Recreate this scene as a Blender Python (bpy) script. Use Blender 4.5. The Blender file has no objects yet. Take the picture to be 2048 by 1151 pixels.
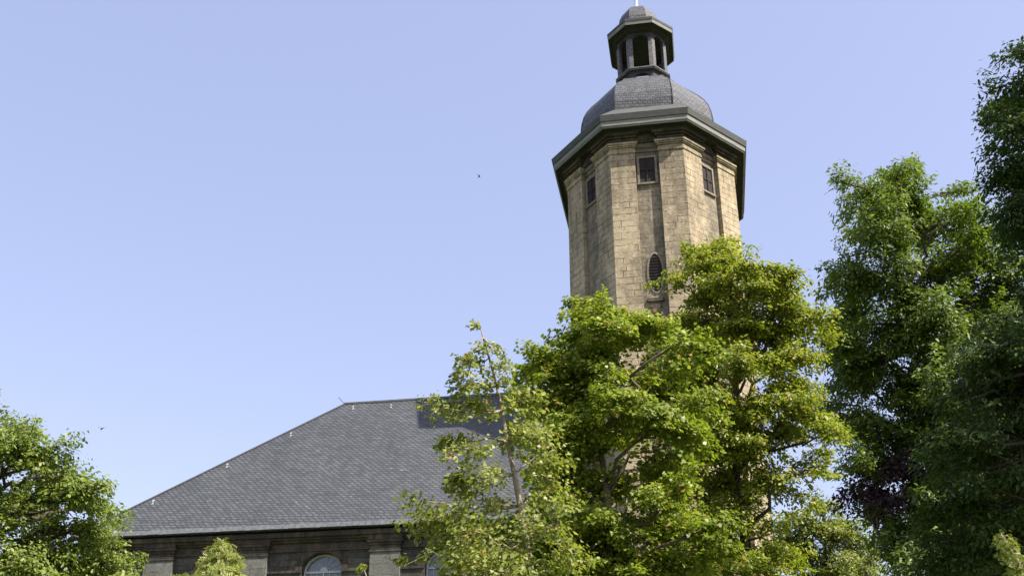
import bpy, math
import numpy as np
from mathutils import Matrix, Vector
PI = math.pi
S = bpy.context.scene
COL = S.collection

# ------------------------------------------------------------------ camera
CAM = np.array([1.338, -60.362, 1.6])
YAW, PITCH, ROLL, FPX = -0.17063, 0.475704, 0.002025, 2200.0
fw = np.array([math.sin(YAW)*math.cos(PITCH), math.cos(YAW)*math.cos(PITCH), math.sin(PITCH)])
rt0 = np.array([math.cos(YAW), -math.sin(YAW), 0.0])
up0 = np.cross(rt0, fw)
rt = math.cos(ROLL)*rt0 + math.sin(ROLL)*up0
up = -math.sin(ROLL)*rt0 + math.cos(ROLL)*up0
cd = bpy.data.cameras.new("camera")
cd.sensor_width = 36.0
cd.lens = FPX/2048*36
cd.clip_start, cd.clip_end = 0.1, 3000
cam = bpy.data.objects.new("camera", cd)
COL.objects.link(cam)
cam.matrix_world = Matrix(((rt[0], up[0], -fw[0], CAM[0]), (rt[1], up[1], -fw[1], CAM[1]),
                           (rt[2], up[2], -fw[2], CAM[2]), (0, 0, 0, 1)))
S.camera = cam

# ------------------------------------------------------------------ light
SUN_AZ, SUN_EL = 64.0, 52.0          # azimuth to the right of the facade's normal (-Y)
w = bpy.data.worlds.new("World")
S.world = w
w.use_nodes = True
wn, wl = w.node_tree.nodes, w.node_tree.links
sky = wn.new('ShaderNodeTexSky')
sky.sky_type = 'NISHITA'
sky.sun_disc = False
sky.sun_elevation = math.radians(SUN_EL)
sky.sun_rotation = math.radians(180-SUN_AZ)
sky.air_density, sky.dust_density, sky.ozone_density = 1.0, 1.6, 1.0
tint = wn.new('ShaderNodeMix')
tint.data_type, tint.blend_type = 'RGBA', 'MULTIPLY'
tint.inputs[0].default_value = 1.0
wl.new(sky.outputs[0], tint.inputs[6])
tint.inputs[7].default_value = (1.24, 0.97, 0.95, 1)      # white balance of the old digital camera
air = wn.new('ShaderNodeMix')                            # even summer haze flattens the sky's gradient
air.data_type = 'RGBA'
air.inputs[0].default_value = 0.5
wl.new(tint.outputs[2], air.inputs[6])
air.inputs[7].default_value = (1.42, 1.68, 2.50, 1)
wl.new(air.outputs[2], wn['Background'].inputs[0])
wn['Background'].inputs[1].default_value = 0.15
sl = bpy.data.lights.new("sun", 'SUN')
sl.energy = 5.0
sl.angle = math.radians(0.5)
sl.color = (1.0, 0.94, 0.84)
so = bpy.data.objects.new("sun", sl)
COL.objects.link(so)
a_, e_ = math.radians(SUN_AZ), math.radians(SUN_EL)
SUN = Vector((math.sin(a_)*math.cos(e_), -math.cos(a_)*math.cos(e_), math.sin(e_)))
so.rotation_euler = SUN.to_track_quat('Z', 'Y').to_euler()
so.location = SUN*200
S.view_settings.view_transform = 'Standard'
S.view_settings.look = 'None'
S.view_settings.exposure = 1.2
S.view_settings.gamma = 1.0
S.cycles.max_bounces = 8
S.cycles.transmission_bounces = 6

# ------------------------------------------------------------------ helpers
def ray(px, py):
    return fw*FPX + rt*(px-1024) - up*(py-575.5)

def at_y(px, py, Y):                 # where a sight line meets the plane y = Y
    d = ray(px, py)
    return CAM + d*(Y-CAM[1])/d[1]

def at_d(px, py, D):                 # a point at horizontal distance D
    d = ray(px, py)
    return CAM + d*D/math.hypot(d[0], d[1])

def tag(o, label=None, cat=None, group=None, kind=None):
    for k, v in (('label', label), ('category', cat), ('group', group), ('kind', kind)):
        if v:
            o[k] = v
    return o

def empty(name, loc):
    o = bpy.data.objects.new(name, None)
    o.location = loc
    COL.objects.link(o)
    return o

class MB:
    def __init__(s):
        s.v, s.f = [], []
    def add(s, vs, fs):
        b = len(s.v)
        s.v += [tuple(map(float, p)) for p in vs]
        s.f += [tuple(b+i for i in f) for f in fs]
    def box(s, x0, x1, y0, y1, z0, z1):
        s.hexa([(x0, y0), (x1, y0), (x1, y1), (x0, y1)], z0, z1)
    def hexa(s, poly, z0, z1):       # prism over a counter-clockwise plan polygon
        n = len(poly)
        s.add([(x, y, z0) for x, y in poly]+[(x, y, z1) for x, y in poly],
              [(i, (i+1) % n, n+(i+1) % n, n+i) for i in range(n)] +
              [tuple(range(n-1, -1, -1)), tuple(range(n, 2*n))])
    def frame_box(s, o, u, v, n, u0, u1, v0, v1, n0, n1):   # box in a local frame o + a*u + b*v + c*n
        o, u, v, n = map(np.array, (o, u, v, n))
        P = [o+a*u+b*v+c*n for c in (n0, n1) for (a, b) in ((u0, v0), (u1, v0), (u1, v1), (u0, v1))]
        s.add(P, [(3, 2, 1, 0), (4, 5, 6, 7), (0, 1, 5, 4), (1, 2, 6, 5), (2, 3, 7, 6), (3, 0, 4, 7)])
    def rings(s, rs, cap0=False, cap1=False):   # loft through rings of equal vertex count
        n = len(rs[0])
        vs = [p for r in rs for p in r]
        fs = []
        for k in range(len(rs)-1):
            for i in range(n):
                j = (i+1) % n
                fs.append((k*n+i, k*n+j, (k+1)*n+j, (k+1)*n+i))
        if cap0:
            fs.append(tuple(range(n-1, -1, -1)))
        if cap1:
            fs.append(tuple((len(rs)-1)*n+i for i in range(n)))
        s.add(vs, fs)
    def tube(s, pts, rad, seg=6, cap=True):
        pts = [np.array(p, float) for p in pts]
        rs = []
        for i, p in enumerate(pts):
            t = pts[min(i+1, len(pts)-1)]-pts[max(i-1, 0)]
            t /= np.linalg.norm(t)+1e-9
            h = np.array([1., 0, 0]) if abs(t[0]) < .8 else np.array([0, 1., 0])
            a = np.cross(t, h)
            a /= np.linalg.norm(a)
            b = np.cross(t, a)
            r = rad[i] if hasattr(rad, '__len__') else rad
            rs.append([p+r*(math.cos(q)*a+math.sin(q)*b) for q in [2*PI*k/seg for k in range(seg)]])
        s.rings(rs, cap, cap)
    def build(s, name, mat, parent=None, smooth=False):
        me = bpy.data.meshes.new(name)
        me.from_pydata(s.v, [], s.f)
        uv_box(me)
        if smooth:
            me.shade_smooth()
        o = bpy.data.objects.new(name, me)
        me.materials.append(mat)
        COL.objects.link(o)
        if parent is not None:
            o.parent = parent
        return o

def uv_box(me):
    """metre UVs for every face: u level along the face, v up the face"""
    uv = me.uv_layers.new(name="UVMap")
    co = [v.co for v in me.vertices]
    for p in me.polygons:
        n = p.normal
        t = Vector((-n.y, n.x, 0))
        t = t.normalized() if t.length > .05 else Vector((1, 0, 0))
        b = n.cross(t)
        for li in p.loop_indices:
            c = co[me.loops[li].vertex_index]
            uv.data[li].uv = (c.dot(t), c.dot(b))

# ------------------------------------------------------------------ materials
class NT:
    def __init__(s, name):
        s.m = bpy.data.materials.new(name)
        s.m.use_nodes = True
        s.n, s.l = s.m.node_tree.nodes, s.m.node_tree.links
        s.b = s.n['Principled BSDF']
    def new(s, t, **k):
        x = s.n.new(t)
        for a, v in k.items():
            setattr(x, a, v)
        return x
    def link(s, a, b):
        s.l.new(a, b)
    def set(s, sock, v):
        if hasattr(v, 'is_output'):
            s.link(v, sock)
        else:
            sock.default_value = v
    def mix(s, f, a, b, mode='MIX'):
        x = s.new('ShaderNodeMix', data_type='RGBA', blend_type=mode)
        for i, v in ((0, f), (6, a), (7, b)):
            if isinstance(v, tuple) and len(v) == 3:
                v = v+(1,)
            s.set(x.inputs[i], v)
        return x.outputs[2]
    def math(s, op, a, b=0.0, clamp=False):
        x = s.new('ShaderNodeMath', operation=op, use_clamp=clamp)
        s.set(x.inputs[0], a)
        s.set(x.inputs[1], b)
        return x.outputs[0]
    def noise(s, vec, scale, detail=4, rough=.6, col=False):
        x = s.new('ShaderNodeTexNoise')
        s.link(vec, x.inputs['Vector'])
        x.inputs['Scale'].default_value = scale
        x.inputs['Detail'].default_value = detail
        x.inputs['Roughness'].default_value = rough
        return x.outputs['Color' if col else 'Fac']
    def ramp(s, f, stops):
        x = s.new('ShaderNodeValToRGB')
        el = x.color_ramp.elements
        while len(el) < len(stops):
            el.new(.5)
        for e, (p, c) in zip(el, stops):
            e.position = p
            e.color = (c, c, c, 1) if not isinstance(c, tuple) else c+(1,)
        s.link(f, x.inputs[0])
        return x.outputs[0]
    def bump(s, h, strength, dist=.05):
        x = s.new('ShaderNodeBump')
        x.inputs['Strength'].default_value = strength
        x.inputs['Distance'].default_value = dist
        s.link(h, x.inputs['Height'])
        s.link(x.outputs[0], s.b.inputs['Normal'])
    def scaled(s, vec, sx, sy, sz):
        x = s.new('ShaderNodeMapping')
        x.inputs['Scale'].default_value = (sx, sy, sz)
        s.link(vec, x.inputs[0])
        return x.outputs[0]

def stone(name, light, dark, soot, soot_amt, bw=.95, bh=.44, mortar=.02, rub=0.0, joint=.75, run=0.0):
    m = NT(name)
    tc = m.new('ShaderNodeTexCoord')
    uv, ob = tc.outputs['UV'], tc.outputs['Object']
    # wobble the coursing so that joints wander as in weathered ashlar
    wob = m.new('ShaderNodeVectorMath', operation='MULTIPLY_ADD')
    nz = m.noise(uv, 1.6, 3, .6, col=True)
    m.link(nz, wob.inputs[0])
    wob.inputs[1].default_value = (.16, .10, 0)
    m.link(uv, wob.inputs[2])
    br = m.new('ShaderNodeTexBrick', offset=.5, squash=1.35, squash_frequency=3)
    m.link(wob.outputs[0], br.inputs['Vector'])
    br.inputs['Color1'].default_value = (0, 0, 0, 1)
    br.inputs['Color2'].default_value = (1, 1, 1, 1)
    br.inputs['Mortar'].default_value = (.5, .5, .5, 1)
    br.inputs['Scale'].default_value = 1.0
    br.inputs['Mortar Size'].default_value = mortar
    br.inputs['Mortar Smooth'].default_value = .3
    br.inputs['Bias'].default_value = 0
    br.inputs['Brick Width'].default_value = bw
    br.inputs['Row Height'].default_value = bh
    blk = m.mix(br.outputs['Color'], dark, light)
    n1 = m.noise(ob, 9, 6, .75)
    blk = m.mix(m.ramp(n1, [(.25, .55), (.75, 1.0)]), (0, 0, 0), blk) if False else m.mix(.8, blk, m.ramp(n1, [(.2, .45), (.8, 1.25)]), 'MULTIPLY')
    # big soot stains, stretched downwards
    st = m.noise(m.scaled(ob, .55, .55, .16), 1.4, 6, .7)
    st2 = m.noise(ob, 2.2, 6, .75)
    s = m.ramp(m.math('ADD', m.math('MULTIPLY', st, .6), m.math('MULTIPLY', st2, .5)), [(.53-soot_amt*.1, 0.0), (.66-soot_amt*.1, 1.0)])
    c = m.mix(m.math('MULTIPLY', s, .4+.5*soot_amt), blk, soot)
    if run:                          # rain-washed soot runs below the cornice
        sp = m.new('ShaderNodeSeparateXYZ')
        m.link(ob, sp.inputs[0])
        fall = m.math('MULTIPLY', m.math('SUBTRACT', sp.outputs[2], 31.5), .16, True)
        rn = m.ramp(m.noise(m.scaled(ob, 1.0, 1.0, .07), 2.3, 6, .72), [(.42, 0.0), (.62, 1.0)])
        c = m.mix(m.math('MULTIPLY', m.math('MULTIPLY', fall, rn), run), c, soot)
    # joints, washed out in places
    jm = m.ramp(m.noise(uv, 1.1, 4, .7), [(.42, .06), (.56, 1.0)])
    j = m.math('MULTIPLY', br.outputs['Fac'], m.math('MULTIPLY', jm, joint))
    c = m.mix(j, c, (.018, .015, .012))
    # pits and spalls
    pit = m.ramp(m.noise(ob, 5.5, 8, .85), [(.60, 0.0), (.70, .75)])
    c = m.mix(m.math('MULTIPLY', pit, .55+rub), c, (.07, .06, .05))
    lite = m.ramp(m.noise(ob, 6.7, 7, .8), [(.62, 0.0), (.72, .7)])
    c = m.mix(m.math('MULTIPLY', lite, .25+rub), c, (.42, .38, .31))
    m.link(c, m.b.inputs['Base Color'])
    m.b.inputs['Roughness'].default_value = .92
    m.b.inputs['Specular IOR Level'].default_value = .2
    h = m.math('SUBTRACT', m.math('MULTIPLY', n1, .5), m.math('ADD', j, m.math('MULTIPLY', pit, .5)))
    m.bump(h, .9, .07)
    return m.m

def slate(name, c1, c2, bw, bh, skew=0.0, bright=.12, mortar=.022, shear=0.0):
    m = NT(name)
    tc = m.new('ShaderNodeTexCoord')
    uv = tc.outputs['UV']
    mp = m.new('ShaderNodeMapping')
    mp.inputs['Rotation'].default_value = (0, 0, skew)
    m.link(uv, mp.inputs[0])
    if shear:
        sp = m.new('ShaderNodeSeparateXYZ')
        m.link(uv, sp.inputs[0])
        cb = m.new('ShaderNodeCombineXYZ')
        m.link(m.math('ADD', sp.outputs[0], m.math('MULTIPLY', sp.outputs[1], shear)), cb.inputs[0])
        m.link(sp.outputs[1], cb.inputs[1])
        m.link(cb.outputs[0], mp.inputs[0])
    wob = m.new('ShaderNodeVectorMath', operation='MULTIPLY_ADD')
    m.link(m.noise(uv, 1.2, 3, .6, col=True), wob.inputs[0])
    wob.inputs[1].default_value = (.05, .05, 0)
    m.link(mp.outputs[0], wob.inputs[2])
    br = m.new('ShaderNodeTexBrick', offset=0.0 if shear else .5)
    m.link(wob.outputs[0], br.inputs['Vector'])
    br.inputs['Color1'].default_value = (0, 0, 0, 1)
    br.inputs['Color2'].default_value = (1, 1, 1, 1)
    br.inputs['Mortar'].default_value = (.5, .5, .5, 1)
    br.inputs['Scale'].default_value = 1
    br.inputs['Mortar Size'].default_value = mortar
    br.inputs['Mortar Smooth'].default_value = .4
    br.inputs['Brick Width'].default_value = bw
    br.inputs['Row Height'].default_value = bh
    c = m.mix(br.outputs['Color'], c1, c2)
    big = m.noise(uv, .35, 5, .7)
    c = m.mix(.7, c, m.ramp(big, [(.3, .72), (.7, 1.18)]), 'MULTIPLY')
    # a few odd pale and lichen-coloured slates
    rnd = m.noise(m.scaled(uv, 1/bw*.5, 1/bh*.5, 1), 1.7, 1, .5)
    c = m.mix(m.math('MULTIPLY', m.ramp(rnd, [(.70, 0.0), (.74, 1.0)]), bright*2.5), c, (.26, .24, .19))
    streak = m.noise(m.scaled(uv, 1.2, .12, 1), 1.5, 5, .7)
    c = m.mix(.6, c, m.ramp(streak, [(.3, .75), (.7, 1.2)]), 'MULTIPLY')
    c = m.mix(m.math('MULTIPLY', br.outputs['Fac'], .8), c, (.012, .012, .016))
    m.link(c, m.b.inputs['Base Color'])
    m.b.inputs['Roughness'].default_value = .55
    m.b.inputs['Specular IOR Level'].default_value = .45
    # each slate tilts up at its lower edge
    h = m.math('ADD', m.math('MULTIPLY', br.outputs['Color'], .5), m.math('MULTIPLY', br.outputs['Fac'], -1.0))
    m.bump(h, .6, .03)
    return m.m

def plain(name, c, rough=.8, var=.35, scale=6, stretch=(1, 1, 1), spec=.3, metal=0):
    m = NT(name)
    tc = m.new('ShaderNodeTexCoord')
    n = m.noise(m.scaled(tc.outputs['Object'], *stretch), scale, 6, .7)
    col = m.mix(1.0, c, m.ramp(n, [(.25, 1-var), (.75, 1+var)]), 'MULTIPLY')
    m.link(col, m.b.inputs['Base Color'])
    m.b.inputs['Roughness'].default_value = rough
    m.b.inputs['Specular IOR Level'].default_value = spec
    m.b.inputs['Metallic'].default_value = metal
    m.bump(n, .25, .02)
    return m.m

def leaf_mat(name, stops, trans=.38, rough=.45, tcol=(1.25, 1.35, .55)):
    m = NT(name)
    at = m.new('ShaderNodeAttribute', attribute_name='tint')
    c = m.ramp(at.outputs['Fac'], stops)
    m.link(c, m.b.inputs['Base Color'])
    m.b.inputs['Roughness'].default_value = rough
    m.b.inputs['Specular IOR Level'].default_value = .35
    tr = m.new('ShaderNodeBsdfTranslucent')
    m.link(m.mix(1.0, c, tcol, 'MULTIPLY'), tr.inputs[0])
    mx = m.new('ShaderNodeMixShader')
    mx.inputs[0].default_value = trans
    m.link(m.b.outputs[0], mx.inputs[1])
    m.link(tr.outputs[0], mx.inputs[2])
    m.link(mx.outputs[0], m.n['Material Output'].inputs[0])
    return m.m

M_ASHLAR = stone('ashlar', (.47, .39, .26), (.39, .32, .21), (.10, .085, .06), .42, bw=1.05, bh=.40, mortar=.016, run=.55, joint=.95)
M_PANEL = stone('rubble_render', (.36, .31, .22), (.27, .23, .165), (.08, .07, .055), .55, bw=.6, bh=.3, rub=.3, joint=.35, run=.75)
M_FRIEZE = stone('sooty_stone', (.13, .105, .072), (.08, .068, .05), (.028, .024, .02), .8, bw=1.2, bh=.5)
M_NAVE = stone('nave_stone', (.098, .097, .076), (.062, .062, .05), (.028, .028, .025), .5, bw=.7, bh=.3, joint=.6)
M_NAVEPIL = stone('nave_pilaster_stone', (.18, .18, .152), (.135, .135, .118), (.06, .06, .054), .3, bw=1.6, bh=.55, joint=.4)
M_ROOF = slate('roof_slate', (.044, .050, .053), (.076, .083, .084), .31, .22, skew=.06, mortar=.034, shear=.95)
M_EAVESLATE = plain('eave_slate', (.085, .09, .094), .55, .5, 4)
M_DOME = slate('dome_slate', (.044, .048, .052), (.098, .103, .106), .30, .20, skew=.08, mortar=.03)
M_SLATEDARK = plain('cornice_board', (.06, .064, .058), .75, .6, 3, (.5, .5, 6))
M_WOODGREY = plain('weathered_grey_paint', (.17, .172, .155), .8, .5, 3, (.4, .4, 5))
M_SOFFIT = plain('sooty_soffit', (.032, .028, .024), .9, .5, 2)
M_LANTERN = slate('lantern_slate', (.07, .07, .074), (.13, .128, .126), .22, .16)
M_LANTDARK = plain('lantern_dark_slate', (.034, .034, .04), .7, .4, 7)
M_FRAME = plain('grey_white_window_paint', (.36, .38, .37), .6, .1, 5)
M_SURROUND = plain('window_surround_stone', (.17, .15, .11), .9, .45, 4)
M_OPENING_LOUVRE = plain('unlit_opening_and_louvre', (.022, .016, .015), .8, .4, 3, (1, 1, 6))  # near-black colour stands in for unlit window openings; also the oval's louvres
M_COPPER = plain('pale_green_copper', (.42, .55, .47), .6, .2, 5)
M_METAL = plain('zinc', (.55, .56, .56), .35, .15, 8, spec=.5, metal=.6)
M_PIPE = plain('verdigris_pipe', (.16, .30, .24), .6, .2, 5)
def glass_mat():
    m = NT('window_glass')
    m.b.inputs['Base Color'].default_value = (.10, .12, .15, 1)
    m.b.inputs['Roughness'].default_value = .12
    m.b.inputs['Specular IOR Level'].default_value = .8
    return m.m
M_GLASS = glass_mat()

# ------------------------------------------------------------------ ground
def ground():
    m = NT('lawn')
    tc = m.new('ShaderNodeTexCoord')
    n = m.noise(tc.outputs['Object'], .6, 8, .7)
    m.link(m.mix(n, (.045, .075, .02), (.09, .11, .04)), m.b.inputs['Base Color'])
    m.b.inputs['Roughness'].default_value = .95
    mb = MB()
    mb.add([(-600, -600, 0), (600, -600, 0), (600, 900, 0), (-600, 900, 0)], [(0, 1, 2, 3)])
    tag(mb.build('ground', m.m), kind='structure')
ground()

# ------------------------------------------------------------------ church
church = empty('church', (0, 0, 0))
tag(church, 'old stone church with a slate hip roof and an eight-sided domed bell tower', 'church')

# tower plan: an octagon lengthened in depth
BA, BW, BD, BS = 5.0, 2.104, 7.075, 3.626
def oct_plan(a, w_, d, s):
    return [(-w_, -d), (w_, -d), (a, -s), (a, s), (w_, d), (-w_, d), (-a, s), (-a, -s)]
BASE = oct_plan(BA, BW, BD, BS)
def offset_plan(poly, off):
    n = len(poly)
    out = []
    for i in range(n):
        p0, p1, p2 = (np.array(poly[(i+k) % n]) for k in (-1, 0, 1))
        def nr(a, b):
            t = (b-a)/np.linalg.norm(b-a)
            return np.array([t[1], -t[0]])
        n1, n2 = nr(p0, p1), nr(p1, p2)
        A = np.array([n1, n2])
        out.append(tuple(np.linalg.solve(A, [n1@p1+off, n2@p1+off])))
    return out
def ring(poly, z, dx=0.0):
    return [(x+dx, y, z) for x, y in poly]

ZT = 39.0                            # top of the tower's masonry
REC = .28                            # depth of the sunk panels
core = MB()
core.hexa(offset_plan(BASE, -REC), 0, ZT+.3)
tw = core.build('tower_wall', M_PANEL, church)
# corner pilasters: an angled piece round each corner of the octagon
def edge(i):
    a, b = np.array(BASE[i]), np.array(BASE[(i+1) % 8])
    t = (b-a)/np.linalg.norm(b-a)
    return a, b, t, np.array([t[1], -t[0]]), np.linalg.norm(b-a)
PW = 1.42
CORE = offset_plan(BASE, -REC-.05)
for i in range(8):
    a0_, b0_, t0, n0, L0 = edge((i-1) % 8)
    a1_, b1_, t1, n1, L1 = edge(i)
    pw0, pw1 = PW*L0/4.2 if L0 < 5 else 1.6, PW*L1/4.2 if L1 < 5 else 1.6
    c = np.array(BASE[i])
    def lpoly(e, inn=REC+.05):
        # grown outward by e, for the mouldings
        co = np.array(offset_plan(BASE, e)[i])
        ci = np.array(offset_plan(BASE, -inn)[i])
        A_ = c-t0*(pw0+e)
        B_ = c+t1*(pw1+e)
        return [tuple(A_+n0*e), tuple(co), tuple(B_+n1*e), tuple(B_-n1*inn), tuple(ci), tuple(A_-n0*inn)]
    mb = MB()
    mb.hexa(lpoly(0), 0, 37.62)
    p = mb.build('pilaster', M_ASHLAR, church)
    mb = MB()
    for (e, za, zb) in ((.05, 37.62, 37.76), (.015, 37.76, 37.98), (.07, 37.98, 38.06), (.14, 38.06, 38.16), (.20, 38.16, 38.28)):
        mb.hexa(lpoly(e), za, zb)
    mb.build('capital', M_ASHLAR, p)
    mb = MB()
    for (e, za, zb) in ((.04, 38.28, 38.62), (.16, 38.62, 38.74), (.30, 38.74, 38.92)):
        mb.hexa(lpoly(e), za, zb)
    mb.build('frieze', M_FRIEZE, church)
mb = MB()                            # entablature running across the sunk panels
mb.hexa(offset_plan(BASE, -REC+.06), 37.75, 38.0)
mb.hexa(offset_plan(BASE, -REC+.12), 38.0, 38.32)
mb.build('panel_lintel', M_PANEL, church)
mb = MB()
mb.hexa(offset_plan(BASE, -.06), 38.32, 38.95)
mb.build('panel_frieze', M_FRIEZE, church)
# string course
for (za, zb, e) in ((26.35, 26.5, .12), (26.5, 26.72, .28)):
    mb = MB()
    mb.rings([ring(offset_plan(BASE, -.1), za), ring(offset_plan(BASE, e), za), ring(offset_plan(BASE, e), zb), ring(offset_plan(BASE, -.1), zb+.1)])
    mb.build('string_course', M_SURROUND, church)

# openings of the belfry, one small square window high in every panel, one oval below it
def face_frame(i, off=-REC):
    a, b, t, n, L = edge(i)
    mid = (a+b)/2
    o = np.array([mid[0]+n[0]*off, mid[1]+n[1]*off, 0])
    return o, np.array([t[0], t[1], 0]), np.array([0, 0, 1.]), np.array([n[0], n[1], 0])
for i in range(8):
    o, u, v, n = face_frame(i)
    L = edge(i)[4]
    hw = .44 if L < 5 else .50
    za, zb = 35.66, 37.34
    ux = -.03
    mb = MB()                        # stone surround
    mb.frame_box(o, u, v, n, ux-hw-.13, ux-hw, za-.10, zb+.12, -.05, .09)
    mb.frame_box(o, u, v, n, ux+hw, ux+hw+.13, za-.10, zb+.12, -.05, .09)
    mb.frame_box(o, u, v, n, ux-hw, ux+hw, zb, zb+.117, -.05, .087)
    mb.frame_box(o, u, v, n, ux-hw-.16, ux+hw+.16, za-.12, za, -.05, .12)
    win = mb.build('tower_window', M_SURROUND, church)
    mb = MB()                        # dark sheet painted in for the unlit opening, plus two bars
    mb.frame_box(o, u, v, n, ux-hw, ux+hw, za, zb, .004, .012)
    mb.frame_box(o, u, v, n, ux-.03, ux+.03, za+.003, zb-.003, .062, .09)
    mb.frame_box(o, u, v, n, ux-hw+.03, ux+hw-.03, za+.83, za+.89, .064, .088)
    mb.build('unlit_opening', M_OPENING_LOUVRE, win)
    if i not in (0, 4):
        continue
    # oval bell opening
    cz, rx, rz, nseg = 29.85, .37, 1.17, 40
    def ell(k, e, c):
        q = 2*PI*k/nseg
        return o+u*(.07+(rx+e)*math.cos(q))+v*(cz+(rz+e)*math.sin(q))+n*c
    mb = MB()
    mb.rings([[ell(k, 0, -.02) for k in range(nseg)], [ell(k, 0, .06) for k in range(nseg)], [ell(k, .11, .05) for k in range(nseg)], [ell(k, .11, -.02) for k in range(nseg)]])
    ov = mb.build('oval_window', M_SURROUND, church)
    mb = MB()
    mb.add([ell(k, 0.003, .02) for k in range(nseg)], [tuple(range(nseg))])
    for k in range(12):
        zz = cz-rz+.12+k*(2*rz-.2)/12
        hx = rx*math.sqrt(max(0, 1-((zz+.03-cz)/rz)**2))-.01
        if hx > .06:
            mb.frame_box(o, u, v, n, .07-hx, .07+hx, zz, zz+.035, .024, .06)
    mb.build('louvre', M_OPENING_LOUVRE, ov)
    # weathered apron carving below it
    mb = MB()
    for (x0, x1, z0, z1, d) in ((-.45, .45, 28.1, 28.3, .12), (-.33, .30, 27.75, 28.1, .07), (-.18, .2, 27.4, 27.75, .09)):
        mb.frame_box(o, u, v, n, x0, x1, z0, z1, -.05, d)
    mb.build('apron', M_FRIEZE, ov)

# projecting cornice: soffit, pale lower board, dark slate-hung upper board
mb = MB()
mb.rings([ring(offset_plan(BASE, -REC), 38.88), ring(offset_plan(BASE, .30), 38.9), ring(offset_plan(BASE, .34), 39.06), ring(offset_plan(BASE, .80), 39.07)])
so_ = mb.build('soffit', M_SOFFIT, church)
mb = MB()
mb.rings([ring(offset_plan(BASE, .66), 39.05), ring(offset_plan(BASE, .68), 38.99), ring(offset_plan(BASE, .74), 38.985), ring(offset_plan(BASE, .79), 39.10), ring(offset_plan(BASE, .80), 39.42), ring(offset_plan(BASE, .6), 39.43)])
mb.build('cornice', M_WOODGREY, church)
mb = MB()
mb.rings([ring(offset_plan(BASE, .7), 39.415), ring(offset_plan(BASE, .86), 39.41), ring(offset_plan(BASE, .93), 39.80), ring(offset_plan(BASE, .88), 39.84), ring(offset_plan(BASE, -.6), 41.2)])
mb.build('cornice_roof', M_SLATEDARK, church)

# bell-shaped slate dome
def scaled_plan(a):
    t = (a-1.62)/2.5
    return oct_plan(a, 1.22+.52*t, 1.98+3.85*t, 1.5+1.49*t)
prof = [(4.02, 40.6), (4.10, 41.5), (4.12, 42.3), (4.05, 42.95), (3.92, 43.5), (3.72, 43.98), (3.42, 44.48), (2.98, 45.08), (2.55, 45.63), (2.15, 46.15), (1.82, 46.68), (1.62, 46.92)]
mb = MB()
mb.rings([ring(scaled_plan(a), z, -.02*(z-40)/7) for a, z in prof], False, True)
dome = mb.build('dome', M_DOME, church)
mb = MB()                            # lead-dressed hips
for i in range(8):
    pts = [(scaled_plan(a)[i][0]*1.004, scaled_plan(a)[i][1]*1.004, z) for a, z in prof]
    mb.tube(pts, .022, 5)
mb.build('hip_flashing', M_LANTDARK, dome)

# open lantern
LX = -.07
lan_a, lan_w, lan_d, lan_s = 1.60, .76, 2.05, 1.06
LP = [(x+LX, y) for x, y in oct_plan(lan_a, lan_w, lan_d, lan_s)]
lant = empty('lantern', (0, 0, 0))
lant.parent = church
ZS, ZA, ZE = 47.55, 50.15, 50.55     # sill, spring of arches, top of walls
def ledge(e):
    return offset_plan(LP, e)
# sill rim
mb = MB()
mb.rings([ring(ledge(-.18), 47.42), ring(ledge(.14), 47.42), ring(ledge(.20), 47.50), ring(ledge(.20), 47.60), ring(ledge(-.18), 47.68), ring(ledge(-.18), 47.42)])
mb.build('sill', M_LANTERN, lant)
# base: short posts with low arches under the sill (sky shows through)
def arched_wall(p0, p1, z0, z1, post, spring, rise, th, seg=10, sink=0.0):
    """wall panel between two corners with one arched opening cut through it"""
    p0, p1 = np.array(p0), np.array(p1)
    L = np.linalg.norm(p1-p0)
    t = (p1-p0)/L
    n = np.array([t[1], -t[0]])
    m = MB()
    xs = [0, post]+[post+(L-2*post)*(k/seg) for k in range(seg+1)][0:]+[L-post, L]
    arch = []
    hw = (L-2*post)/2
    for k in range(seg+1):
        q = PI*(1-k/seg)
        arch.append((L/2+hw*math.cos(q), spring+rise*math.sin(q)))
    outer = [(0, z0), (post, z0)]+arch+[(L-post, z0), (L, z0), (L, z1), (0, z1)]
    def P3(x, z, c):
        b = p0+t*x+n*c
        return (b[0], b[1], z)
    # quads: left post, right post, spandrel strips
    quads = [[(0, z0), (post, z0), (post, spring), (0, spring)], [(L-post, z0), (L, z0), (L, spring), (L-post, spring)],
             [(0, spring), (post, spring), (post, z1), (0, z1)], [(L-post, spring), (L, spring), (L, z1), (L-post, z1)]]
    for k in range(seg):
        quads.append([arch[k], arch[k+1], (arch[k+1][0], z1), (arch[k][0], z1)])
    for q in quads:
        m.add([P3(x, z, 0) for x, z in q], [(0, 1, 2, 3)])
        m.add([P3(x, z, -th) for x, z in q], [(3, 2, 1, 0)])
    line = [(post, z0)]+arch+[(L-post, z0)]
    for k in range(len(line)-1):
        a, b = line[k], line[k+1]
        m.add([P3(*a, 0), P3(*a, -th), P3(*b, -th), P3(*b, 0)], [(0, 1, 2, 3)])
    return m
LB_ = ledge(-.05)
for i in range(8):
    m = arched_wall(LB_[i], LB_[(i+1) % 8], 46.6, 47.42, .20, 46.75, .50, .16)
    m.build('base_arch', M_LANTDARK, lant)
for i in range(8):
    L = np.linalg.norm(np.array(LP[i])-np.array(LP[(i+1) % 8]))
    m = arched_wall(LP[i], LP[(i+1) % 8], 47.62, 50.75, .22 if L < 1.6 else .40, 50.0 if L < 1.6 else 49.9, .42 if L < 1.6 else .5, .22)
    m.build('arch_panel', M_LANTDARK, lant)
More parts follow.
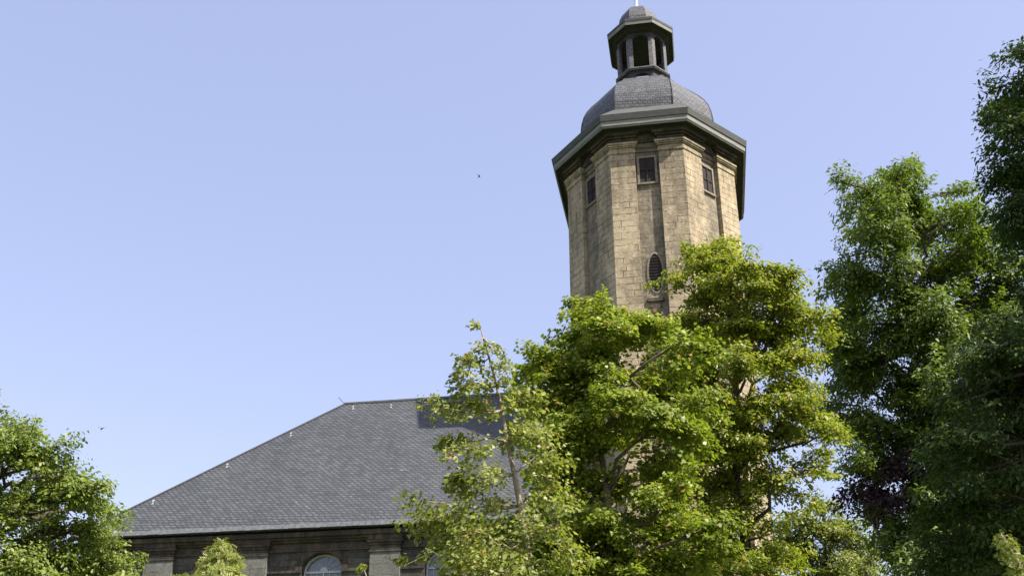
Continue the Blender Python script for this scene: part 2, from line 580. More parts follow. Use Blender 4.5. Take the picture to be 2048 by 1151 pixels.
# slate-hung corner posts standing proud
for i in range(8):
    n_ = 8
    c = np.array(LP[i]); pa = np.array(LP[i-1]); pb = np.array(LP[(i+1) % 8])
    ta, tb = (pa-c)/np.linalg.norm(pa-c), (pb-c)/np.linalg.norm(pb-c)
    co = np.array(offset_plan(LP, .05)[i]); ci = np.array(offset_plan(LP, -.1)[i])
    na = np.array([-ta[1], ta[0]]); nb = np.array([tb[1], -tb[0]])
    poly = [tuple(c+ta*.24+na*.05), tuple(co), tuple(c+tb*.24+nb*.05), tuple(c+tb*.24-nb*.1), tuple(ci), tuple(c+ta*.24-na*.1)]
    mb = MB()
    mb.hexa(poly, 47.63, 50.05)
    mb.build('pillar', M_LANTERN, lant)
# eave
EV = oct_plan(2.20, .90, 2.88, 1.52)
EV = [(x+LX, y) for x, y in EV]
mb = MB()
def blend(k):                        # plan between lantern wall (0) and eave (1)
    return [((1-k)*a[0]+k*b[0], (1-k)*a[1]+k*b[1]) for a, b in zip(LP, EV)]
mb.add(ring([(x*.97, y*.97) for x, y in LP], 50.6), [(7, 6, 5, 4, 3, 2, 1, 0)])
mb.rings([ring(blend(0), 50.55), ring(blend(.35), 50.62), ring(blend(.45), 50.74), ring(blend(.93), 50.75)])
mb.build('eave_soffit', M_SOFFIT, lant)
mb = MB()
mb.rings([ring(blend(.85), 50.76), ring(blend(.93), 50.70), ring(blend(.97), 50.98), ring(blend(.9), 50.985)])
mb.build('eave_board', M_WOODGREY, lant)
mb = MB()
CP = [(x*1.32/BA+LX-.06, y*1.32/BA) for x, y in BASE]
mb.rings([ring(blend(.9), 50.98), ring(blend(1.0), 50.97), ring(blend(1.02), 51.14), ring(blend(.98), 51.18), ring([(x*.85, y*.85) for x, y in CP], 51.9)])
mb.build('eave_roof', M_SLATEDARK, lant)
# cap
mb = MB()
cap = [(1.26, 51.4), (1.34, 51.9), (1.34, 52.3), (1.25, 52.8), (1.06, 53.3), (.80, 53.7), (.45, 53.98), (.18, 54.1)]
mb.rings([[(x*a/BA+LX-.03-.03*(z-51), y*a/BA, z) for x, y in BASE] for a, z in cap], False, True)
mb.build('cap', M_DOME, lant)
# spire rod
mb = MB()
nn = 12
fin = [(.30, 54.0), (.28, 54.12), (.12, 54.25), (.10, 55.2), (.08, 57.4), (.16, 57.5), (.26, 57.75), (.26, 57.95), (.14, 58.2), (.05, 58.3), (.03, 59.6)]
mb.rings([[(LX-.15+r*math.cos(2*PI*k/nn), r*math.sin(2*PI*k/nn), z) for k in range(nn)] for r, z in fin], True, True)
mb.build('finial', M_COPPER, church, True)

# ---- nave
EY, EZ, RZ = 8.6, 16.10, 26.06
RX0, EX0, NX1 = -19.40, -30.55, -4.6
WY, WX0 = 8.0, -29.9
roof = MB()
T = .05
def slab(quad):                      # thick roof slope
    q = [np.array(p) for p in quad]
    roof.add(q, [tuple(range(len(q)))])
XR = NX1
sl_f = np.array([0, -EY, EZ-RZ])
# sprocketed eave: slightly flatter lowest metre
kz = .93
ym, zm = EY*kz, RZ+(EZ-RZ)*kz+.07
hx = RX0+(EX0-RX0)*kz
slab([(RX0, 0, RZ), (hx, -ym, zm), (XR, -ym, zm), (XR, 0, RZ)])
slab([(hx, -ym, zm), (EX0, -EY, EZ), (XR, -EY, EZ), (XR, -ym, zm)])
slab([(RX0, 0, RZ), (XR, 0, RZ), (XR, ym, zm), (hx, ym, zm)])
slab([(hx, ym, zm), (XR, ym, zm), (XR, EY, EZ), (EX0, EY, EZ)])
slab([(RX0, 0, RZ), (hx, ym, zm), (hx, -ym, zm)])
slab([(hx, ym, zm), (EX0, EY, EZ), (EX0, -EY, EZ), (hx, -ym, zm)])
# slate edge and underside
roof.add([(EX0, -EY, EZ), (XR, -EY, EZ), (XR, -EY, EZ-T), (EX0, -EY, EZ-T)], [(3, 2, 1, 0)])
roof.add([(EX0, EY, EZ), (XR, EY, EZ), (XR, EY, EZ-T), (EX0, EY, EZ-T)], [(0, 1, 2, 3)])
roof.add([(EX0, -EY, EZ), (EX0, EY, EZ), (EX0, EY, EZ-T), (EX0, -EY, EZ-T)], [(0, 1, 2, 3)])
roof.add([(EX0, -EY, EZ-T), (XR, -EY, EZ-T), (XR, EY, EZ-T), (EX0, EY, EZ-T)], [(0, 1, 2, 3)])
roof_o = roof.build('nave_roof', M_ROOF, church)
# verge course of single slates along the eave, slightly proud
mb = MB()
rg = np.random.default_rng(5)
sl_n = np.array([0, zm-EZ, 0])
x = EX0+.12
dirv = np.array([0, EY-ym, zm-EZ]); dirv = dirv/np.linalg.norm(dirv)
nrm = np.array([0, -dirv[2], dirv[1]])
while x < XR:
    wd = .30+.06*rg.random()
    lift = .012+.022*rg.random()
    o = np.array([x, -EY-.03, EZ-.035])
    mb.frame_box(o, (1, 0, 0), dirv, nrm, .012, wd-.012, 0, .36, .004+lift*.3, .022+lift)
    x += wd
mb.build('eave_slates', M_EAVESLATE, roof_o)
mb = MB()                            # ridge and hip slates
for s in (-1, 1):
    mb.tube([(RX0, 0, RZ+.01), (hx, s*ym, zm+.01), (EX0, s*EY, EZ)], .07, 6)
mb.build('hip_slates', M_LANTDARK, roof_o)
mb = MB()
mb.tube([(RX0-.03, 0, RZ+.015), (XR, 0, RZ+.015)], .10, 6)
mb.build('ridge_slates', M_EAVESLATE, roof_o)
# roof hooks (small bright zinc hooks)
for (px, py) in ((707, 815), (783, 812), (583, 868), (456, 930), (308, 1003)):
    d = ray(px, py)
    nr = np.array([0, -(RZ-EZ)/EY*-1, 0])
    # meet the front slope plane z = RZ + y*(RZ-EZ)/EY
    k = (RZ-EZ)/EY
    s = (RZ+k*CAM[1]-CAM[2])/(d[2]-k*d[1])
    p = CAM+d*s
    mb = MB()
    mb.tube([p+np.array([0, .08, .08]), p+np.array([0, -.02, .10]), p+np.array([0, -.12, .02]), p+np.array([.01, -.20, -.05]), p+np.array([.02, -.22, .06])], [.025, .028, .028, .025, .02], 6)
    mb.frame_box(p, (1, 0, 0), (0, .66, .75), (0, -.75, .66), -.06, .06, -.26, -.10, .02, .04)
    mb.build('roof_hook', M_METAL, roof_o)
mb = MB()
mb.tube([at_y(688, 806, 0), at_y(677, 794, 0)], .018, 5)
mb.build('lightning_rod', M_LANTDARK, roof_o)

# walls with arched window openings
W2 = [(-22.72, 1.03), (-17.22, 1.03), (-10.95, 1.03)]
SPR, RISE, WZ0 = 14.10, .88, 6.5
wall = MB()
WT = EZ-.14
def front_wall():
    xs = [WX0]
    for c, h in W2:
        xs += [c-h, c+h]
    xs += [NX1]
    y = -WY
    for k in range(0, len(xs), 2):   # piers
        wall.add([(xs[k], y, 0), (xs[k+1], y, 0), (xs[k+1], y, WT), (xs[k], y, WT)], [(0, 1, 2, 3)])
    seg = 18
    for c, h in W2:
        wall.add([(c-h, y, 0), (c+h, y, 0), (c+h, y, WZ0), (c-h, y, WZ0)], [(0, 1, 2, 3)])
        ar = [(c-h*math.cos(PI*k/seg), SPR+RISE*math.sin(PI*k/seg)) for k in range(seg+1)]
        for k in range(seg):
            a, b = ar[k], ar[k+1]
            wall.add([(a[0], y, a[1]), (b[0], y, b[1]), (b[0], y, WT), (a[0], y, WT)], [(0, 1, 2, 3)])
        ln = [(c-h, WZ0)]+ar+[(c+h, WZ0), (c-h, WZ0)]
        for a, b in zip(ln[:-1], ln[1:]):
            wall.add([(a[0], y, a[1]), (a[0], y+.55, a[1]), (b[0], y+.55, b[1]), (b[0], y, b[1])], [(0, 1, 2, 3)])
front_wall()
wall.add([(WX0, -WY, 0), (WX0, WY, 0), (WX0, WY, WT), (WX0, -WY, WT)], [(3, 2, 1, 0)])
wall.add([(WX0, WY, 0), (NX1, WY, 0), (NX1, WY, WT), (WX0, WY, WT)], [(3, 2, 1, 0)])
wall.add([(NX1, -WY, 0), (NX1, WY, 0), (NX1, WY, WT), (NX1, 0, RZ-.2), (NX1, -WY, WT)], [(0, 1, 2, 3, 4)])
nw = wall.build('nave_wall', M_NAVE, church)
# entablature under the eave
mb = MB()
for (e, za, zb) in ((.10, 15.05, 15.13), (.05, 15.13, 15.50), (.16, 15.50, 15.60), (.28, 15.60, 15.72), (.42, 15.72, 15.96)):
    mb.box(WX0-e, NX1-.01*e, -WY-e, -WY+.1, za, zb)
    mb.box(WX0-e, WX0+.1, -WY+.1, WY+e, za, zb)
mb.build('nave_cornice', M_FRIEZE, church)
edges = [(-29.6, -26.6), (-25.05, W2[0][0]-1.04), (W2[0][0]+1.04, -21.6), (-20.0, W2[1][0]-1.04), (W2[1][0]+1.04, -14.75), (-13.15, W2[2][0]-1.04), (W2[2][0]+1.04, -8.3)]
for a, b in edges:
    if b > a:
        mb = MB()
        mb.box(a, b, -WY-.07, -WY+.03, SPR-.09, SPR+.02)
        mb.build('impost_band', M_FRIEZE, nw)
for cx in (-25.83, -20.80, -13.95, -7.5):
    mb = MB()
    hwid = .76
    mb.box(cx-hwid, cx+hwid, -WY-.22, -WY+.02, 0, 15.02)
    p = mb.build('pilaster', M_NAVEPIL, church)
    mb = MB()
    for (e, za, zb) in ((.05, 14.86, 14.96), (.0, 15.02, 15.2), (.06, 15.2, 15.32), (.14, 15.32, 15.44), (.10, 15.44, 15.72)):
        mb.box(cx-hwid-e, cx+hwid+e, -WY-.22-e, -WY+.02, za, zb)
    mb.build('capital', M_FRIEZE, p)
for c, h in W2:
    win = empty('nave_window', (c, -WY, SPR))
    win.parent = church
    # arch stones
    seg = 18
    mb = MB()
    def A(k, e, y):
        q = PI*k/seg
        return (-(h+e)*math.cos(q), y, (RISE+e)*math.sin(q))
    rs = [[A(k, .004, -.0), A(k, .004, -.06), A(k, .34, -.06), A(k, .34, .0)] for k in range(seg+1)]
    mb.rings(rs, True, True)
    mb.build('archivolt', M_FRIEZE, win)
    yf = .36                         # frame plane inside the reveal
    mb = MB()
    rs = [[A(k, -.012, yf), A(k, -.012, yf+.09), A(k, -.10, yf+.09), A(k, -.10, yf)] for k in range(seg+1)]
    mb.rings(rs, True, True)
    for s in (-1, 1):
        mb.box(min(s*(h-.012), s*(h-.10)), max(s*(h-.012), s*(h-.10)), yf, yf+.09, WZ0-SPR, -.001)
    mb.box(-h+.10, h-.10, yf-.02, yf+.07, -.06, .045)            # transom
    for k in range(1, 6):                                       # mullions below
        x = -h+.05+(2*h-.1)*k/6
        wd = .035 if k == 3 else .016
        mb.box(x-wd, x+wd, yf+.01, yf+.06, WZ0-SPR, -.062)
    for zz in range(1, 10):
        mb.box(-h+.102, h-.102, yf+.02, yf+.05, -.75*zz-.014, -.75*zz+.014)
    for q in (28, 53, 78, 102, 127, 152):                       # fan bars
        q = math.radians(q)
        a = (.2*math.cos(q), yf+.045, .05+.2*math.sin(q))
        b = ((h-.11)*math.cos(q), yf+.045, (RISE-.11)*math.sin(q))
        mb.tube([a, b], .013, 4)
    pts = [(.2*math.cos(PI*k/10), .2*math.sin(PI*k/10)) for k in range(11)]
    mb.add([(x, yf+.01, .046+z) for x, z in pts]+[(x, yf+.06, .046+z) for x, z in pts],
           [tuple(range(11)), tuple(range(21, 10, -1))]+[(k, k+1, k+12, k+11) for k in range(10)])
    mb.build('frame', M_FRAME, win)
    mb = MB()
    ar = [A(k, -.02, yf+.07) for k in range(seg+1)]
    mb.add([(-h+.02, yf+.07, WZ0-SPR)]+ar+[(h-.02, yf+.07, WZ0-SPR)], [tuple(range(seg+3))])
    mb.build('pane', M_GLASS, win)
# rain pipe on the far right corner of the tower
mb = MB()
mb.tube([(5.12, 3.55, .0), (5.12, 3.55, 24.0)], .07, 8)
mb.build('rain_pipe', M_PIPE, church)

# ------------------------------------------------------------------ trees
MAPLE = [[(0, 0), (.16, .30), (.10, .52), (.40, .36), (.62, .50), (.66, .22), (1, 0), (.66, -.22), (.62, -.50), (.40, -.36), (.10, -.52), (.16, -.30)]]
OVAL = [[(0, 0), (.35, .27), (.75, .2), (1, 0), (.75, -.2), (.35, -.27)]]
def leaflets(n, lw, ll):
    out = []
    for k in range(n):
        x = .12+.80*k/n
        for s in (-1, 1):
            out.append([(x, 0), (x+ll*.35, s*ll*.55-s*lw*.3), (x+ll*.55, s*ll), (x+ll*.1, s*ll*.6+s*lw*.3)])
    out.append([(.86, 0), (.95, .06), (1.14, 0), (.95, -.06)])
    return out
PINNATE = leaflets(5, .16, .34)
LANCE = [[(0, 0), (.3, .2), (.7, .15), (1, 0), (.7, -.15), (.3, -.2)]]

class Crown:
    """Leaves gathered in sprays; grown to one mesh. Twigs and limbs go into the trunk mesh."""
    def __init__(s, seed, tpl, size, thin=.0):
        s.r = np.random.default_rng(seed)
        s.tpl, s.size = tpl, size
        s.P, s.N, s.D, s.Z, s.T = [], [], [], [], []
        s.wood = MB()
    def spray(s, c, out, rs, n, flat=.22, droop=.35, up_=1.0, lean=.35, tint=.0, jit=.5):
        r = s.r
        out = np.array(out, float)
        nrm = np.array([0, 0, up_])+lean*out
        nrm /= np.linalg.norm(nrm)
        h = np.cross(nrm, [.3, .9, .1])
        h /= np.linalg.norm(h)
        g = np.cross(nrm, h)
        ax = out+r.normal(0, .35, 3)
        ax -= nrm*(ax@nrm)*.6
        ax /= np.linalg.norm(ax)+1e-6
        side = np.cross(nrm, ax)
        side /= np.linalg.norm(side)+1e-6
        t = r.uniform(-1, 1, n)
        sgn = r.normal(0, .42, n)*(1.05-.55*np.maximum(t, 0))
        P = c+ax*(t*rs*1.25)[:, None]+side*(sgn*rs)[:, None]+nrm*(r.normal(0, flat*rs, n))[:, None]
        P[:, 2] -= droop*rs*np.maximum(t, 0)**2+.25*rs*np.abs(sgn)
        rad = ax*.6+side*np.sign(sgn)[:, None]*.7
        N = nrm+rad*.3+r.normal(0, jit, (n, 3))
        D = rad+r.normal(0, .45, (n, 3))-np.array([0, 0, .3])
        s.P.append(P); s.N.append(N); s.D.append(D)
        s.Z.append(s.size*r.uniform(.55, 1.3, n)*r.uniform(.8, 1.15))
        s.T.append(np.clip(r.normal(.45+tint, .17, n), 0, .88))
    def seeds(s, frac):              # part of the leaves are hanging seed bunches
        for t in s.T:
            k = s.r.uniform(0, 1, len(t)) < frac
            t[k] = s.r.uniform(.93, 1.0, k.sum())
    def build(s, name, mat, parent):
        P, N, D, Z, T = (np.concatenate(x) for x in (s.P, s.N, s.D, s.Z, s.T))
        N /= np.linalg.norm(N, axis=1)[:, None]
        D -= N*(D*N).sum(1)[:, None]
        D /= np.linalg.norm(D, axis=1)[:, None]+1e-9
        B = np.cross(N, D)
        vs, sizes = [], []
        for poly in s.tpl:
            a = np.array(poly)
            wz = .22*np.abs(a[:, 1])-.18*a[:, 0]**2
            X = P[:, None, :]+Z[:, None, None]*(D[:, None, :]*a[None, :, 0, None]+B[:, None, :]*a[None, :, 1, None]+N[:, None, :]*wz[None, :, None])
            vs.append((X.reshape(-1, 3), len(poly)))
        V = np.concatenate([v for v, _ in vs]).astype(np.float32)
        cnt = np.concatenate([np.full(len(P), k, np.int32) for _, k in vs])
        tt = np.concatenate([T for _ in vs]).astype(np.float32)
        me = bpy.data.meshes.new(name)
        me.vertices.add(len(V))
        me.vertices.foreach_set('co', V.ravel())
        me.loops.add(len(V))
        me.loops.foreach_set('vertex_index', np.arange(len(V), dtype=np.int32))
        me.polygons.add(len(cnt))
        me.polygons.foreach_set('loop_start', np.concatenate([[0], np.cumsum(cnt)[:-1]]).astype(np.int32))
        me.polygons.foreach_set('loop_total', cnt)
        at = me.attributes.new('tint', 'FLOAT', 'FACE')
        at.data.foreach_set('value', tt)
        me.materials.append(mat)
        me.update(calc_edges=True)
        o = bpy.data.objects.new(name, me)
        COL.objects.link(o)
        o.parent = parent
        return o

def curve(a, b, sag, r, n=5, jit=.06):
    a, b = np.array(a, float), np.array(b, float)
    L = np.linalg.norm(b-a)
    pts = []
    for k in range(n+1):
        t = k/n
        p = a+(b-a)*t+np.array([0, 0, sag*L*4*t*(1-t)])
        if 0 < k < n:
            p = p+r.normal(0, jit*L/n, 3)
        pts.append(p)
    return pts

def wp(loc, pts):
    return [np.array(p)-loc for p in pts]

def tree(name, label, cat, D, trunk_px, lobes, tpl, size, mat, bark, seed, dens=1.0, rs=.5, leaves=60,
         spread=1.2, trunk_r=.2, seeds=0.0, group=None, shell=.45, droop=.35, lean=.35, top=None, sq=.85, twig=.012, flat=.2, jit=.5, rise=.1):
    """trunk_px: pixel column where the trunk stands; lobes: (px, py, radius px[, extra depth])"""
    base = at_d(trunk_px, 1100, D)
    loc = np.array([base[0], base[1], 0.0])
    root = empty(name, loc)
    tag(root, label, cat, group)
    C = Crown(seed, tpl, size)
    r = C.r
    pts = []
    for lb in lobes:
        extra = lb[3] if len(lb) > 3 else r.uniform(-spread, spread)
        p = at_d(lb[0], lb[1], D+extra)
        dist = np.linalg.norm(p-CAM)
        pts.append((p-loc, lb[2]*dist/FPX))
    zs = [p[2] for p, _ in pts]
    topz = max(zs) if top is None else top
    tz = topz*.93
    # trunk heads for the highest lobe
    hi = pts[int(np.argmax(zs))][0]
    nseg = 8
    tp = []
    for k in range(nseg+1):
        t = k/nseg
        tp.append(np.array([hi[0]*t**2+r.normal(0, .06), hi[1]*t**2+r.normal(0, .06), tz*t]))
    tp[0] = np.array([0, 0, -.2])
    C.wood.tube(tp, [trunk_r*(1-.93*(k/nseg)**.8)+.012 for k in range(nseg+1)], 8)
    def trunk_at(z):
        f = min(max(z/tz, 0), 1)*nseg
        i = min(int(f), nseg-1)
        return tp[i]+(tp[i+1]-tp[i])*(f-i)
    for (p, R) in pts:
        hd = math.hypot(p[0], p[1])
        zb = max(min(p[2]-.55*hd-.3*R, tz*.96), topz*.18)
        q = trunk_at(zb)
        L = np.linalg.norm(p-q)
        rb = min(trunk_r*.5, .018+.014*L)
        limb = curve(q, p, .10, r, 6, .35)
        C.wood.tube(limb, [rb*(1-.75*k/6)+.006 for k in range(7)], 6)
        ns = max(4, int(dens*R*R/(rs*rs)*4.2))
        subs = [r.normal(0, .45, 3)*R*np.array([1, 1, sq]) for _ in range(max(2, ns//5))]
        for k in range(ns):
            d = r.normal(0, 1, 3)
            d /= np.linalg.norm(d)
            if k % 3 == 0:
                c = p+d*R*r.uniform(.3, 1.0)*np.array([1, 1, sq])
            else:
                c = p+subs[int(r.integers(len(subs)))]+d*R*.5*r.uniform(.2, 1.0)*np.array([1, 1, sq])
            sz = rs*r.uniform(.45, 1.25)
            if r.uniform() < .10:        # a stray shoot past the outline
                c = p+d*R*r.uniform(1.0, 1.3)
                sz = rs*.45
            v = c-p
            out = v/(np.linalg.norm(v)+.1)*.8+np.array([p[0], p[1], 0])/(hd+.5)*.5+np.array([0, 0, rise])
            nl = max(5, int(leaves*(sz/rs)**2*r.uniform(.6, 1.2)))
            C.spray(c, out, sz, nl, droop=droop, lean=lean, tint=r.normal(0, .09), flat=flat, jit=jit)
            j = limb[int(r.integers(3, 7))]
            C.wood.tube(curve(j, c, .03, r, 3, .3), [twig*1.3, twig, twig*.8, twig*.5], 4, False)
    if seeds:
        C.seeds(seeds)
    C.build('crown', mat, root)
    C.wood.build('trunk', bark, root, True)
    return root

BARK_GREY = plain('grey_bark', (.20, .17, .12), .9, .45, 9, (3, 3, .8))
BARK_BROWN = plain('brown_bark', (.11, .09, .06), .95, .45, 9, (3, 3, .8))
BARK_DARK = plain('dark_bark', (.06, .048, .035), .95, .45, 9, (3, 3, .8))
L_YELLOW = leaf_mat('maple_leaf', [(0, (.085, .13, .014)), (.45, (.18, .23, .028)), (.88, (.30, .33, .06)), (.90, (.36, .22, .07)), (1, (.44, .27, .10))], .42)
L_SEEDED = leaf_mat('seeded_maple_leaf', [(0, (.09, .13, .013)), (.45, (.195, .235, .028)), (.88, (.32, .33, .06)), (.90, (.40, .28, .08)), (1, (.46, .33, .10))], .42)
L_FRESH = leaf_mat('young_maple_leaf', [(0, (.10, .135, .025)), (.45, (.195, .225, .05)), (.88, (.33, .34, .11)), (.90, (.3, .2, .06)), (1, (.34, .2, .07))])
L_GREEN = leaf_mat('broad_leaf', [(0, (.08, .125, .02)), (.45, (.155, .205, .042)), (.88, (.26, .295, .085)), (.90, (.28, .2, .06)), (1, (.34, .26, .1))])
L_ASH = leaf_mat('ash_leaf', [(0, (.05, .085, .012)), (.45, (.105, .155, .024)), (.88, (.20, .24, .05)), (1, (.22, .25, .06))], .4, .5)
L_SHADED = leaf_mat('shaded_leaf', [(0, (.022, .045, .010)), (.45, (.05, .085, .018)), (.88, (.095, .135, .03)), (1, (.11, .15, .035))], .3, .6)  # shade of the right-hand tree put into its leaf colour
L_OLIVE = leaf_mat('olive_leaf', [(0, (.10, .14, .025)), (.45, (.18, .215, .05)), (.88, (.28, .30, .09)), (.9, (.22, .14, .05)), (1, (.26, .17, .06))])
L_PURPLE = leaf_mat('purple_leaf', [(0, (.018, .010, .018)), (.5, (.035, .018, .026)), (1, (.06, .03, .035))], .25, tcol=(1.3, .7, .9))

T1 = [(-60, 900, 110), (30, 870, 60), (0, 850, 40), (65, 905, 60), (75, 850, 26), (130, 935, 48), (125, 900, 28), (155, 985, 60), (50, 1000, 55), (0, 1010, 60), (195, 1040, 60), (110, 1080, 70),
      (218, 1115, 46), (40, 1130, 90), (-80, 1050, 130), (262, 1140, 26), (200, 1180, 110), (60, 1220, 120), (170, 960, 32), (205, 1000, 22), (238, 1012, 8)]
tree('maple_tree', 'broad green maple with full round crown at the left edge beside the nave roof', 'tree', 25, 40, [(a-18, b+4, c*.92) for a, b, c in T1], OVAL, .095, L_GREEN, BARK_DARK, 11,
     dens=2.1, rs=.40, leaves=170, trunk_r=.22, seeds=.012)

T4 = [(1170, 620, 40), (1215, 645, 44), (1150, 665, 34), (1262, 655, 50), (1180, 700, 50), (1085, 725, 40), (1043, 738, 22), (1125, 755, 50), (1205, 750, 52), (1065, 795, 42), (1150, 810, 62),
      (1240, 790, 52), (1300, 650, 32), (1310, 760, 45), (1110, 880, 60), (1190, 880, 48), (1330, 850, 60), (1140, 960, 70), (1215, 980, 50), (1200, 1060, 80), (1100, 1080, 60), (1310, 1060, 70),
      (1350, 1125, 70), (1160, 1130, 70), (1240, 1130, 70), (1370, 960, 40), (1290, 990, 34), (1060, 1130, 50), (980, 1120, 45), (1380, 690, 40), (1345, 720, 36), (1390, 800, 44), (1330, 920, 44), (1385, 880, 36), (1270, 850, 40), (1400, 1060, 44), (1020, 1060, 40)]
tree('maple_tree', 'yellow-green maple with layered leaf sprays, below and left of the oval tower window', 'tree', 23, 1235, T4, MAPLE, .095, L_YELLOW, BARK_BROWN, 14,
     dens=2.3, rs=.43, leaves=160, trunk_r=.2, seeds=.025, droop=.3, sq=.8, lean=.3, flat=.14, jit=.45)

T5 = [(1440, 520, 42), (1390, 532, 32), (1350, 562, 22), (1500, 530, 38), (1415, 570, 46), (1470, 590, 50), (1540, 570, 42), (1580, 600, 38), (1365, 628, 30), (1415, 655, 48), (1510, 650, 46),
      (1590, 650, 46), (1625, 640, 26), (1560, 710, 50), (1480, 730, 46), (1400, 760, 50), (1440, 820, 52), (1520, 800, 54), (1590, 780, 44), (1500, 880, 50),
      (1420, 900, 52), (1570, 860, 40), (1535, 955, 44), (1450, 965, 60), (1615, 925, 30), (1390, 1040, 50), (1470, 1045, 40), (1440, 1110, 70), (1520, 1125, 44), (1570, 1100, 30), (1380, 690, 42), (1440, 700, 40), (1385, 830, 46), (1460, 890, 44), (1370, 970, 46), (1540, 1040, 26), (1600, 820, 38), (1655, 860, 26), (1640, 930, 22), (1480, 650, 44), (1600, 710, 36), (1560, 560, 26), (1450, 500, 20)]
tree('maple_tree', 'tall maple hung with brownish seed bunches, its crown covering the right side of the tower', 'tree', 28, 1480, T5, OVAL, .11, L_SEEDED, BARK_DARK, 15,
     dens=2.7, rs=.45, leaves=165, trunk_r=.22, seeds=.05, droop=.3, sq=.85, lean=.35, flat=.16, jit=.5)

T6 = [(1785, 355, 40), (1722, 385, 24), (1690, 362, 10), (1750, 405, 46), (1820, 405, 42), (1770, 465, 60), (1850, 455, 50), (1722, 470, 36), (1703, 540, 40), (1675, 560, 16), (1780, 550, 70),
      (1870, 545, 60), (1925, 410, 26), (1920, 445, 40), (1950, 515, 52), (2000, 560, 70), (1705, 620, 42), (1690, 690, 40), (1765, 650, 70), (1860, 650, 80), (1960, 670, 80), (2040, 650, 60),
      (1725, 745, 60), (1820, 760, 80), (1930, 790, 90), (2040, 800, 80), (1680, 785, 32), (1745, 850, 58), (1840, 870, 80), (1950, 900, 90), (2040, 930, 80), (1785, 960, 58), (1880, 980, 80),
      (1980, 1020, 90), (1860, 1080, 70), (1950, 1120, 80), (2040, 1100, 80), (1705, 870, 30), (1662, 640, 26), (1655, 715, 24), (1662, 805, 30), (1692, 905, 30), (1720, 1000, 40), (1780, 1050, 50), (1690, 660, 34), (1800, 335, 24), (1915, 385, 14), (1945, 470, 30), (1800, 1120, 50), (2180, 540, 90), (2210, 760, 110), (2130, 900, 120), (2130, 700, 110)]  # lobes furthest right are out of view, added to shade the lower crown
tree('ash_tree', 'big green ash with a sunlit crown between the seed-hung maple and the near-black tree', 'tree', 37, 1900, T6, LANCE, .17, L_ASH, BARK_DARK, 16,
     dens=2.1, rs=.58, leaves=170, spread=2.2, rise=.5, sq=1.0, lean=.5, trunk_r=.35, droop=.45)

T7 = [(2022, 250, 34), (1988, 240, 12), (2040, 165, 30), (2036, 330, 40), (2020, 400, 18), (2060, 430, 55), (2110, 230, 90), (2140, 400, 110), (2150, 540, 90),
      (2030, 255, 40), (2022, 350, 42), (2050, 115, 26), (2046, 95, 14), (2030, 430, 34), (2000, 210, 22),
      (1975, 690, 55), (2040, 640, 50), (2005, 790, 75), (1945, 880, 62), (2030, 950, 75), (1915, 1000, 62), (1985, 1075, 75), (1862, 1100, 50), (2040, 1120, 60), (1900, 1140, 60), (1880, 930, 34), (2040, 860, 60), (1905, 780, 30),
      (2090, 780, 90), (2120, 960, 100), (2160, 640, 90), (2230, 350, 150), (2260, 520, 150), (2240, 750, 150), (2230, 120, 110), (2260, -60, 110), (2330, 100, 160), (2400, 400, 170), (2340, -160, 120)]  # lobes past the right edge, added out of view to cast shade
tree('ash_tree', 'near-black shaded tree along the right edge, reaching higher than every other tree', 'tree', 23, 2330, T7, LANCE, .12, L_SHADED, BARK_DARK, 17,
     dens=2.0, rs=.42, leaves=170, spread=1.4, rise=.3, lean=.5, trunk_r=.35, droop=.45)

T8 = [(1640, 1015, 30), (1592, 1032, 18), (1600, 1090, 50), (1670, 1075, 52), (1722, 1105, 48), (1700, 1050, 32), (1640, 1140, 70), (1570, 1110, 30), (1745, 1145, 34), (1620, 1050, 30)]
tree('distant_tree', 'small pale olive tree, low down just right of the tower foot', 'tree', 48, 1650, T8, OVAL, .15, L_OLIVE, BARK_DARK, 18,
     dens=1.5, rs=.5, leaves=140, trunk_r=.2, seeds=.03)

T9 = [(1722, 958, 24), (1700, 985, 14), (1752, 985, 30), (1795, 1005, 30), (1830, 960, 40), (1860, 1050, 50)]
tree('copper_beech', 'purple-leaved beech partly hidden behind the dark ash', 'tree', 36.5, 1880, T9, OVAL, .14, L_PURPLE, BARK_DARK, 19,
     dens=1.6, rs=.5, leaves=120, trunk_r=.2)

